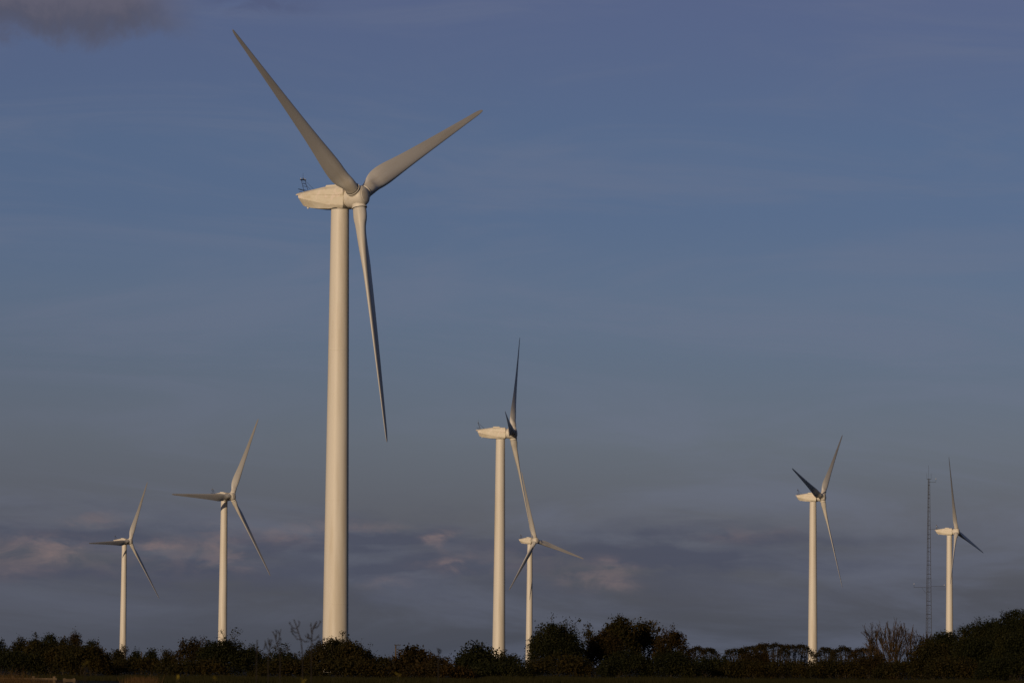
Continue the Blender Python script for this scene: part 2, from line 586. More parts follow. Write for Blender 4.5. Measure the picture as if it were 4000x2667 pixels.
def blade_mesh():
    """length along +Z, rotation tangent +Y, upwind +X"""
    st = [(1.62, 1.74, 1.00, 19), (2.2, 1.80, .95, 20), (3.0, 1.98, .76, 20.5), (3.9, 2.26, .57, 20), (4.8, 2.52, .51, 18.5), (5.8, 2.70, .45, 16.5),
          (7.0, 2.74, .395, 14.2), (8.5, 2.62, .34, 12.2), (10.5, 2.36, .285, 10.6), (13, 2.08, .26, 8.6), (15.5, 1.85, .24, 7.2),
          (18, 1.64, .225, 6.0), (21, 1.40, .21, 5.0), (24, 1.17, .20, 4.1), (27, .94, .19, 3.4), (29.5, .75, .185, 2.9),
          (31.2, .62, .18, 2.6), (32.3, .46, .18, 2.5), (32.8, .29, .19, 2.4), (33.0, .07, .25, 2.4)]
    PITCHB = 2.5
    n = 36
    rings = []
    for (r, c, th, tw) in st:
        w = min(max((r - 1.7) / 3.0, 0), 1)
        w = w * w * (3 - 2 * w)                       # 0 round root, 1 aerofoil
        b = R(tw + PITCHB)
        sec = []
        for j in range(n):
            a = 2 * math.pi * j / n
            # circle part, centred on the pitch axis
            cy, cx_ = math.cos(a) * c / 2, math.sin(a) * c / 2
            # aerofoil part: u from leading edge (0) to trailing edge (1)
            u = (1 - math.cos(a)) / 2
            yt = 5 * th * (.2969 * math.sqrt(max(u, 0)) - .126 * u - .3516 * u * u + .2843 * u ** 3 - .1036 * u ** 4)
            camb = .035 * 4 * u * (1 - u)
            s = 1 if math.sin(a) >= 0 else -1          # +1 pressure side (upwind)
            ay = (.32 - u) * c
            ax = (s * yt * (.85 if s > 0 else 1.1) - camb * .8) * c
            y = cy * (1 - w) + ay * w
            x = cx_ * (1 - w) + ax * w
            sec.append((x * math.cos(b) + y * math.sin(b), y * math.cos(b) - x * math.sin(b), r))
        rings.append(sec)
    # resample for a smooth surface
    out = []
    for i in range(len(rings) - 1):
        steps = 3
        for q in range(steps):
            t = q / steps
            p0, p1 = rings[max(i - 1, 0)], rings[i]
            p2, p3 = rings[i + 1], rings[min(i + 2, len(rings) - 1)]
            sec = []
            z0_, z1_, z2_, z3_ = p0[0][2], p1[0][2], p2[0][2], p3[0][2]
            for a, b_, c_, d in zip(p0, p1, p2, p3):
                h = z2_ - z1_
                m1 = [(c_[k_] - a[k_]) / max(z2_ - z0_, 1e-6) * h for k_ in range(3)]
                m2 = [(d[k_] - b_[k_]) / max(z3_ - z1_, 1e-6) * h for k_ in range(3)]
                h00, h10, h01, h11 = 2 * t**3 - 3 * t**2 + 1, t**3 - 2 * t**2 + t, -2 * t**3 + 3 * t**2, t**3 - t**2
                sec.append(tuple(h00 * b_[k_] + h10 * m1[k_] + h01 * c_[k_] + h11 * m2[k_] for k_ in range(2)) + (z1_ + (z2_ - z1_) * t,))
            out.append(sec)
    out.append(rings[-1])
    mb = MB()
    mb.loft(out)
    return mb


def rotor_matrix(phase, cone):
    return Matrix.Rotation(-phase, 4, 'X') @ Matrix.Rotation(cone, 4, 'Y')


TURB = [  # hub x, y, z, yaw of the rotor axis, tilt, phase, cone, label
    (-20.22, 553.67, 61.85, 57.34, 7.75, 63.85, 3.5, 'largest and nearest white wind turbine, its tower rising behind the round bush'),
    (-184.66, 2071.85, 59.72, 55.90, 5.75, 26.76, 2.5, 'leftmost small white wind turbine with one blade pointing left across its nacelle'),
    (-100.16, 1531.15, 60.80, 52.04, 6.0, 29.19, 2.0, 'white wind turbine second from left, one level blade hiding its nacelle'),
    (0.27, 1113.08, 61.57, 83.74, 5.0, 36.34, 3.5, 'second largest white wind turbine, seen nearly side-on with a dark foreshortened blade'),
    (11.72, 1987.78, 59.24, 48.81, 5.0, 344.06, 3.0, 'small white wind turbine crossed by the lower blade of the larger one in front'),
    (109.83, 1505.0, 61.13, 65.69, 5.75, 45.39, 2.5, 'white wind turbine standing alone above the clipped hedge trees left of the mast'),
    (191.97, 1837.07, 60.1, 67.49, 5.25, 345.13, 3.5, 'rightmost white wind turbine, right of the lattice mast behind the dark wood'),
]


def make_turbine():
    root = thing('wind_turbine', TURB[0][7], 'wind turbine', group='white three-bladed wind turbines')
    tower_mesh(HUB_Z - 1.56).build('tower', M_TOWER, root, 0.6)
    lo, hi = nacelle_meshes()
    body = lo.build('nacelle', M_NAC, root, 0, 0.02)
    body.location.z = HUB_Z
    up = hi.build('nacelle_cover', M_NAC, body, 0, 0.03)
    hb = hatch_mesh().build('roof_hatch', M_NAC, body, 0, 0.03)
    yr = MB()
    yr.lathe([(-1.64, 1.0), (-1.64, 1.10), (-1.40, 1.12), (-1.40, .8)], 'Z', 48)
    yr.build('yaw_ring', M_GAP, body, 0.6)
    lamp = MB()
    lamp.tube([(-4.75, -.35, -1.22), (-4.75, -.35, -.90)], [.13, .16], 10)
    lamp.build('underside_fitting', M_WHITE, body, 0.6)
    fr, bar = mast_meshes()
    mst = fr.build('sensor_mast', M_DARK, root)
    mst.location.z = HUB_Z
    bar.build('sensor_crossbar', M_DARK, mst)
    for yy, hh, r0_, r1_ in ((-.5, .125, .03, .075), (.5, .125, .03, .075), (.14, .185, .06, .06)):
        wh = MB()
        wh.tube([(-5.86, yy, 2.735), (-5.86, yy, 2.735 + hh)], [r0_, r1_], 8)
        wh.build('wind_sensor', M_WHITE, mst, 0.6)
    sh = MB()
    sh.lathe([(-2.0, .95), (-1.55, 1.15)], 'X', 40)
    hub = MB()
    hub.lathe([(-1.64, .6), (-1.64, 1.17), (-1.60, 1.21), (-1.2, 1.31), (-.6, 1.39), (0, 1.41), (.45, 1.39), (.8, 1.30), (1.02, 1.17), (1.15, .99),
               (1.155, .93), (1.20, .92), (1.27, .68), (1.31, .40), (1.33, .12)], 'X', 64)
    hub_o = hub.build('spinner', M_HUB, root, 0.55)
    hub_o.matrix_local = Matrix.Translation((OVER, 0, HUB_Z)) @ Matrix.Rotation(-R(5.5), 4, 'Y')
    sh.build('rotor_shaft', M_GAP, hub_o, 0.6)
    bl = blade_mesh()
    b0 = None
    for i in range(3):
        cm_ = MB()
        cm_.lathe([(.8, .93), (1.44, .93), (1.445, 1.01), (1.56, 1.01), (1.565, .80)], 'Z', 40)
        co = cm_.build('blade_collar', M_HUB, hub_o, 0.6)
        gp = MB()
        gp.lathe([(1.50, .945), (1.61, .945)], 'Z', 40)
        sl = gp.build('root_seal', M_GAP, hub_o, 0.6)
        if b0 is None:
            b0 = bl.build('blade', M_BLADE, root, 1.2)
            bo = b0
        else:
            bo = b0.copy()
            COL.objects.link(bo)
            bo.parent = root
    return root


def place_turbine(root, t, over):
    hx, hy, hz, yaw, tilt, ph, cone, label = t
    yaw, tilt, ph, cone = R(yaw), R(tilt), R(ph), R(cone)
    root.location = (hx - over * math.sin(yaw), hy + over * math.cos(yaw), hz - HUB_Z)
    root.rotation_euler = (0, 0, yaw - math.pi / 2)
    root['label'] = label
    hub_m = Matrix.Translation((over, 0, HUB_Z)) @ Matrix.Rotation(-tilt, 4, 'Y')
    bi = 0
    for c in kids(root):
        nm = c.name.split('.')[0]
        if nm in ('nacelle', 'sensor_mast'):
            c.location.x = (over - OVER) * .4
        elif nm == 'spinner':
            c.matrix_local = hub_m
            ci = {'blade_collar': 0, 'root_seal': 0}
            for g in kids(c):
                gn = g.name.split('.')[0]
                if gn in ci:
                    g.matrix_local = rotor_matrix(ph + ci[gn] * 2 * math.pi / 3, cone)
                    ci[gn] += 1
        elif nm == 'blade':
            c.matrix_local = hub_m @ rotor_matrix(ph + bi * 2 * math.pi / 3, cone)
            bi += 1


def copy_tree(o, parent=None):
    ks = kids(o)
    c = o.copy()
    COL.objects.link(c)
    if parent:
        c.parent = parent
    for q in ks:
        copy_tree(q, c)
    return c


proto = make_turbine()
roots = [proto] + [copy_tree(proto) for _ in TURB[1:]]
for r_, t_, o_ in zip(roots, TURB, (2.85, 3.4, 3.55, 3.1, 3.5, 3.4, 3.2)):
    place_turbine(r_, t_, o_)


# ------------------------------------------------------------------ lattice mast
def make_lattice():
    D = 1500.0
    base = at(3628.5, 2615, D)
    S = D / F_PX
    H = (2615 - 1862) * S
    root = thing('lattice_mast', 'thin grey lattice measuring mast with side booms left of the rightmost turbine', 'mast', (base[0], base[1], 0))
    legs_xy = [R(196), R(76), R(316)]
    legs_xy = [R(q) for q in (188, 248 - 10, 0)]
    corners = [(-1.0, .55), (-.50, -.75), (1.0, .2)]

    def C(i, z):
        w = (25.0 + (6.0 - 25.0) * (z / H)) * S / 2
        return (corners[i][0] * w, corners[i][1] * w, z)
    for i in range(3):
        mb = MB()
        mb.tube([C(i, z) for z in np.linspace(0, H, 12)], [.085 - .015 * t for t in np.linspace(0, 1, 12)], 5)
        mb.build('mast_leg', M_GALV, root)
    lv = []
    z = 1.5
    j = 0
    while z < H - 1:
        lv.append(z)
        z += (35.7 if j % 2 == 0 else 16.3) * S
        j += 1
    for z in lv + [H - .1, H - 1.3]:
        rg = MB()
        for i in range(3):
            rg.tube([C(i, z), C((i + 1) % 3, z)], .06, 4)
        rg.build('cross_ring', M_GALV, root)
    dg = MB()
    for a, b in zip(np.arange(0, H - 2, 1.1), np.arange(1.1, H - .9, 1.1)):
        for i in range(3):
            dg.tube([C(i, a), C((i + 1) % 3, b)], .024, 3, False)
    dg.build('diagonal_bracing', M_GALV, root)

    def boom(x_l, x_r, y, tips, stay=False):
        mb = MB()
        zz = (2615 - y) * S
        xl, xr = (x_l - 3628.5) * S, (x_r - 3628.5) * S
        mb.tube([(xl, 0, zz), (xr, 0, zz)], .05, 5)
        if stay:
            mb.tube([(xl * .5, 0, zz), (-.9, 0, zz - 2.2)], .028, 4)
        for (xt, h) in tips:
            xx = (xt - 3628.5) * S
            mb.tube([(xx, 0, zz), (xx, 0, zz + h)], .035, 5)
        b = mb.build('sensor_boom', M_GALV, root)
        for (xt, h) in tips:
            q = MB()
            xx = (xt - 3628.5) * S
            q.tube([(xx, 0, zz + h), (xx, 0, zz + h + .25)], [.16, .08], 8)
            q.build('wind_sensor', M_WHITE, b)
        return b
    boom(3570, 3618, 2285.5, [(3570.5, 1.1)], True)
    boom(3638, 3689, 2281.5, [(3688.5, .4)], False)
    boom(3630, 3658.5, 2059.5, [(3658, .9)])
    boom(3630, 3655.7, 1875.5, [(3655.5, 1.1)])
    tp = MB()
    for x in (-8.5, 8.5):
        tp.tube([(x * S, 0, H - .1), (x * S, 0, H + 1.9)], .03, 4)
    tp.tube([(-8.5 * S, 0, H - .1), (8.5 * S, 0, H - .1)], .07, 5)
    tp.tube([(-1.5 * S, 0, H - 1), (-1.5 * S, 0, H + 4.7)], .028, 4)
    tp.build('aerial', M_GALV, root)


make_lattice()


# ------------------------------------------------------------------ vegetation builders
def leaves(rng, centres, normals, size, per=5, spread=.22, aspect=.62):
    """clumps of leaf-sized quads round each centre"""
    n = len(centres) * per
    c = np.repeat(centres, per, 0) + rng.normal(0, spread, (n, 3)) * np.array([1, 1, .8])
    nr = np.repeat(normals, per, 0) * .55 + rng.normal(0, .8, (n, 3)) + np.array([0, 0, .25])
    nr /= np.linalg.norm(nr, axis=1, keepdims=True) + 1e-9
    a = rng.normal(0, 1, (n, 3))
    a -= nr * (a * nr).sum(1, keepdims=True)
    a /= np.linalg.norm(a, axis=1, keepdims=True) + 1e-9
    b = np.cross(nr, a)
    s = size * np.exp(rng.normal(0, .32, (n, 1)))
    L, Wd = a * s, b * s * aspect / 2
    fold = nr * s * .12
    return np.stack([c - L * .5, c - L * .02 + Wd + fold, c + L * .5, c - L * .02 - Wd + fold], 1)


def branch(mb, rng, p, d, ln, rad, depth, up=.15, split=(2, 4), wig=.18, ends=None, ang=.55, nside=5, shrink=.66, rs=.6):
    seg = 4
    pts = [np.array(p, float)]
    d = np.array(d, float)
    d /= np.linalg.norm(d)
    for i in range(seg):
        d = d + rng.normal(0, wig, 3) * .5 + np.array([0, 0, up]) * .3
        d /= np.linalg.norm(d)
        pts.append(pts[-1] + d * ln / seg)
    mb.tube(pts, list(np.linspace(rad, rad * .55, seg + 1)), nside if depth > 0 else 3, False)
    if depth <= 0:
        if ends is not None:
            ends.append(pts[-1])
        return
    k_ = rng.integers(split[0], split[1] + 1)
    for i in range(k_):
        t = rng.integers(2, seg + 1) if i else seg
        q = pts[t]
        dd = d + rng.normal(0, ang, 3) * np.array([1, 1, .7])
        branch(mb, rng, q, dd, ln * shrink * rng.uniform(.75, 1.2), rad * rs, depth - 1, up, split, wig, ends, ang, max(3, nside - 1), shrink, rs)


def bush(i, name, cat, label, group, x0, x1, ytop, D, kind='olive', dens=1.0, leaf=.115, lobes=None, ragged=.5, twigs=0, airy=0.0,
         stems=3, depth_r=.75, hbase=None, flat=0.0):
    """leafy shrub or tree: trunk with limbs + crown of leaf clumps, from its outline's left, right and top edge in the picture"""
    rng = np.random.default_rng(1000 + i)
    S = D / F_PX
    pl, pr, pt = at(x0, ytop, D), at(x1, ytop, D), at((x0 + x1) / 2, ytop, D)
    Wd = (x1 - x0) * S
    H = pt[2] - gz(0, D)
    root = thing(name, label, cat, (pt[0], D, gz(0, D) - .02), group)
    zb = (hbase if hbase is not None else .0) * H
    Hc = H - zb
    nl = lobes or int(12 + Wd * Hc * .8)
    # a lumpy dome of leaf, with rounded boughs standing out of it
    D2 = Wd * depth_r
    ph_ = rng.uniform(0, 6.28, 6)
    sk = rng.uniform(-.35, .35)

    def dome(x, y):
        t = np.clip(x * x + y * y * .6, 0, 1)
        base_ = (1 - t ** 1.9) ** (.58 if not flat else .28)
        lump = 1 + .10 * np.sin(x * 5.1 + ph_[0]) * np.cos(y * 4.0 + ph_[1]) + .07 * np.sin(x * 11 + y * 5 + ph_[2]) + .05 * np.sin(x * 19 + ph_[3])
        return base_ * lump * (1 + sk * .25 * x)
    area = Wd * Hc
    n1 = int(area * 75 * dens)
    q = rng.uniform(-1, 1, (n1 * 2, 2))
    q = q[(q ** 2).sum(1) < 1][:n1]
    zt = dome(q[:, 0], q[:, 1]) * .93
    zz = zt * (1 - np.abs(rng.normal(0, .33, len(q)))).clip(0, 1)
    P1 = np.stack([q[:, 0] * Wd * .5, q[:, 1] * D2 * .5, zb + zz * Hc], 1)
    N1 = np.stack([q[:, 0], q[:, 1], np.full(len(q), .6)], 1)
    Cs, Ns = [P1], [N1]
    lob = []
    nl = lobes or int(9 + area * .9)
    for _ in range(nl):
        r = rng.uniform(.10, .20) * min(Wd, Hc * 1.6)
        r = min(max(r, .22), .95)
        while True:
            x, y = rng.uniform(-1, 1), rng.uniform(-1, 1)
            if x * x + y * y < .97:
                break
        z = float(dome(np.array(x), np.array(y))) * rng.uniform(.72, 1.0)
        lob.append((np.array([x * max(Wd / 2 - r * .6, .1), y * max(D2 / 2 - r * .6, .1), zb + max(z * Hc - r * .75, .08)]), r))
    r = min(.15 * Wd, .28 * Hc)
    lob.append((np.array([rng.uniform(-.12, .12) * Wd, 0, H - r * .9]), r))
    for c, r in lob:
        k_ = max(6, int(r * r * 85 * dens))
        u = rng.normal(0, 1, (k_, 3))
        u /= np.linalg.norm(u, axis=1, keepdims=True)
        rr = r * rng.uniform(.35, 1.02 + ragged * .15, (k_, 1))
        Cs.append(c + u * rr * np.array([1, 1, .8]))
        Ns.append(u)
    Cs, Ns = np.concatenate(Cs), np.concatenate(Ns)
    over = Cs[:, 2] > H
    Cs[over, 2] = H - rng.uniform(0, .25, over.sum())
    if airy:
        # knock holes through the crown
        h = rng.uniform(-1, 1, (int(10 + Wd * Hc * .5), 3)) * np.array([Wd / 2, Wd / 2 * depth_r, Hc / 2]) + np.array([0, 0, zb + Hc * .45])
        hr = rng.uniform(.18, .5, len(h)) * airy * 1.3
        dx = np.sqrt((Cs[:, None, 0] - h[None, :, 0]) ** 2 + (Cs[:, None, 2] - h[None, :, 2]) ** 2)
        keep = ~((dx < hr[None]).any(1)) | (rng.uniform(0, 1, len(Cs)) < .12)
        Cs, Ns = Cs[keep], Ns[keep]
    ok = Cs[:, 2] > .02
    Cs, Ns = Cs[ok], Ns[ok]
    tw = MB()
    ends = []
    for s in range(stems):
        a = rng.uniform(0, 2 * math.pi)
        b = np.array([math.cos(a) * .02, math.sin(a) * .02, 0])
        dr = np.array([math.cos(a) * .45 * Wd / max(H, .1), math.sin(a) * .45 * Wd / max(H, .1), 1.3])
        branch(tw, rng, b, dr, H * .36, max(.03, .03 * H ** .8), 2 if H < 4 else 3, .2, (2, 3), .2, ends, .5, 5, .62)
    if twigs:
        for q in range(twigs):
            c, r = lob[rng.integers(0, len(lob))]
            d = np.array([rng.normal(0, .5), rng.normal(0, .3), 1.0])
            d /= np.linalg.norm(d)
            p0 = c + d * r * .5
            ln = r * rng.uniform(.6, 1.1) + .25
            p1 = p0 + d * ln + rng.normal(0, .08, 3)
            tw.tube([p0, (p0 + p1) / 2 + rng.normal(0, .05, 3), p1], [.022, .016, .010], 3, False)
            kk = rng.integers(2, 5)
            tt = rng.uniform(.5, 1.05, (kk, 1))
            Cs = np.concatenate([Cs, p0 + (p1 - p0) * tt])
            Ns = np.concatenate([Ns, rng.normal(0, 1, (kk, 3))])
    tw.build('trunk', M_BARK, root)
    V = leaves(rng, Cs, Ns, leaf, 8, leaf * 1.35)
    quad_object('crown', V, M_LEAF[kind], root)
    return root


def clipped_tree(i, label, x0, x1, ytop, D, kind='far'):
    """wind-clipped thorn: many leaning bare stems under a thin flat roof of leaf, sky showing between the stems"""
    rng = np.random.default_rng(2000 + i)
    S = D / F_PX
    pt = at((x0 + x1) / 2, ytop, D)
    Wd, H = (x1 - x0) * S, pt[2]
    root = thing('wind_clipped_tree', label, 'tree', (pt[0], D, 0), 'wind-clipped trees in the hedge row')
    tw = MB()
    Cs = []
    nst = max(10, int(Wd * 8))
    e4, lean_, hv = rng.uniform(.10, .28), rng.uniform(-.07, .07), rng.uniform(0, 6.28)

    def roof(x):
        u = 2 * x / Wd
        return H * (1 - e4 * np.abs(u) ** 3 + lean_ * u + .025 * np.sin(x * 3.1 + hv) + .018 * np.sin(x * 7.7 + hv * 2))
    for s in range(nst):
        bx = rng.uniform(-.32, .32) * Wd
        tx = bx * 1.35 + rng.normal(0, .10 * Wd)
        tx = min(max(tx, -Wd * .49), Wd * .49)
        top = float(roof(tx)) - .10
        y0 = rng.uniform(-.7, .7)
        p0, p2 = np.array([bx, y0, 0]), np.array([tx, y0 + rng.normal(0, .3), top])
        p1 = (p0 + p2) / 2 + rng.normal(0, .12, 3)
        tw.tube([p0, p1, p2], [.045, .03, .016], 4, False)
        for q in range(4):
            t = rng.uniform(.45, .95)
            b = p1 + (p2 - p1) * (t - .3)
            e = b + np.array([rng.normal(0, .28), rng.normal(0, .3), rng.uniform(.15, .5)])
            e[2] = min(e[2], top)
            tw.tube([b, e], [.018, .010], 3, False)
            Cs.append(e)
    tw.build('trunk', M_BARK, root)
    k_ = int(Wd * 125)
    x = rng.uniform(-.5, .5, k_) * Wd
    z = roof(x) - np.abs(rng.normal(0, .24, k_))
    C1 = np.stack([x, rng.uniform(-.9, .9, k_), z], 1)
    k2 = int(Wd * 26)
    C2 = np.stack([rng.uniform(-.5, .5, k2) * Wd, rng.uniform(-.9, .9, k2), H * rng.uniform(.25, .95, k2)], 1)
    k3 = int(Wd * 60)
    C3 = np.stack([rng.uniform(-.5, .5, k3) * Wd, rng.uniform(-.9, .9, k3), H * rng.uniform(.0, .42, k3)], 1)
    Cs = np.concatenate([np.array(Cs)[::2], C1, C2, C3])
    V = leaves(rng, Cs, rng.normal(0, .5, Cs.shape) + np.array([0, 0, .6]), .12, 5, .12)
    quad_object('crown', V, M_LEAF[kind], root)


def bare_tree(i, label, xb, xt, ytop, wpx, D, lean=0.0, leafy=0.02, stems=9, up=.16, mat=None, name='bare_tree'):
    """leafless shrub-tree: fan of rising limbs ending in fine twigs"""
    rng = np.random.default_rng(3000 + i)
    S = D / F_PX
    b = at(xb, 2600, D)
    top = at(xt, ytop, D)[2]
    root = thing(name, label, 'tree', (b[0], D, 0), 'leafless shrubby trees beside the mast')
    tw = MB()
    ends = []
    Wd = wpx * S
    for s in range(stems):
        f = (s + .5) / stems * 2 - 1 + rng.normal(0, .08)
        tx = (xt - xb) * S + f * Wd * .55
        dr = np.array([tx, rng.normal(0, .25) * Wd * .4, top * (1 - .10 * f * f)])
        L = np.linalg.norm(dr)
        branch(tw, rng, np.array([f * .10 * Wd, 0, 0]), dr, L * .50, .055, 4, up, (3, 4), .10, ends, .24, 5, .54, .67)
    v = np.array(tw.v)
    # trim to the height of the outline
    zmax = np.percentile(v[:, 2], 99.6)
    v[:, 2] *= top / zmax
    xc = (xt - xb) * S * np.clip(v[:, 2] / top, 0, 1)
    v[:, 0] = xc + (v[:, 0] - xc) * min(1.0, Wd * .5 / max(np.percentile(np.abs(v[:, 0] - xc), 98), .01))
    tw.v = [tuple(q) for q in v]
    tw.build('trunk', mat or M_TWIG, root)
    e = np.array(ends)
    e[:, 2] *= top / zmax
    n = int(len(e) * leafy) + 6
    pick = e[rng.integers(0, len(e), n)]
    V = leaves(rng, pick, rng.normal(0, 1, pick.shape), .10, 3, .10)
    quad_object('withered_leaves', V, M_LEAF['brown'], root)


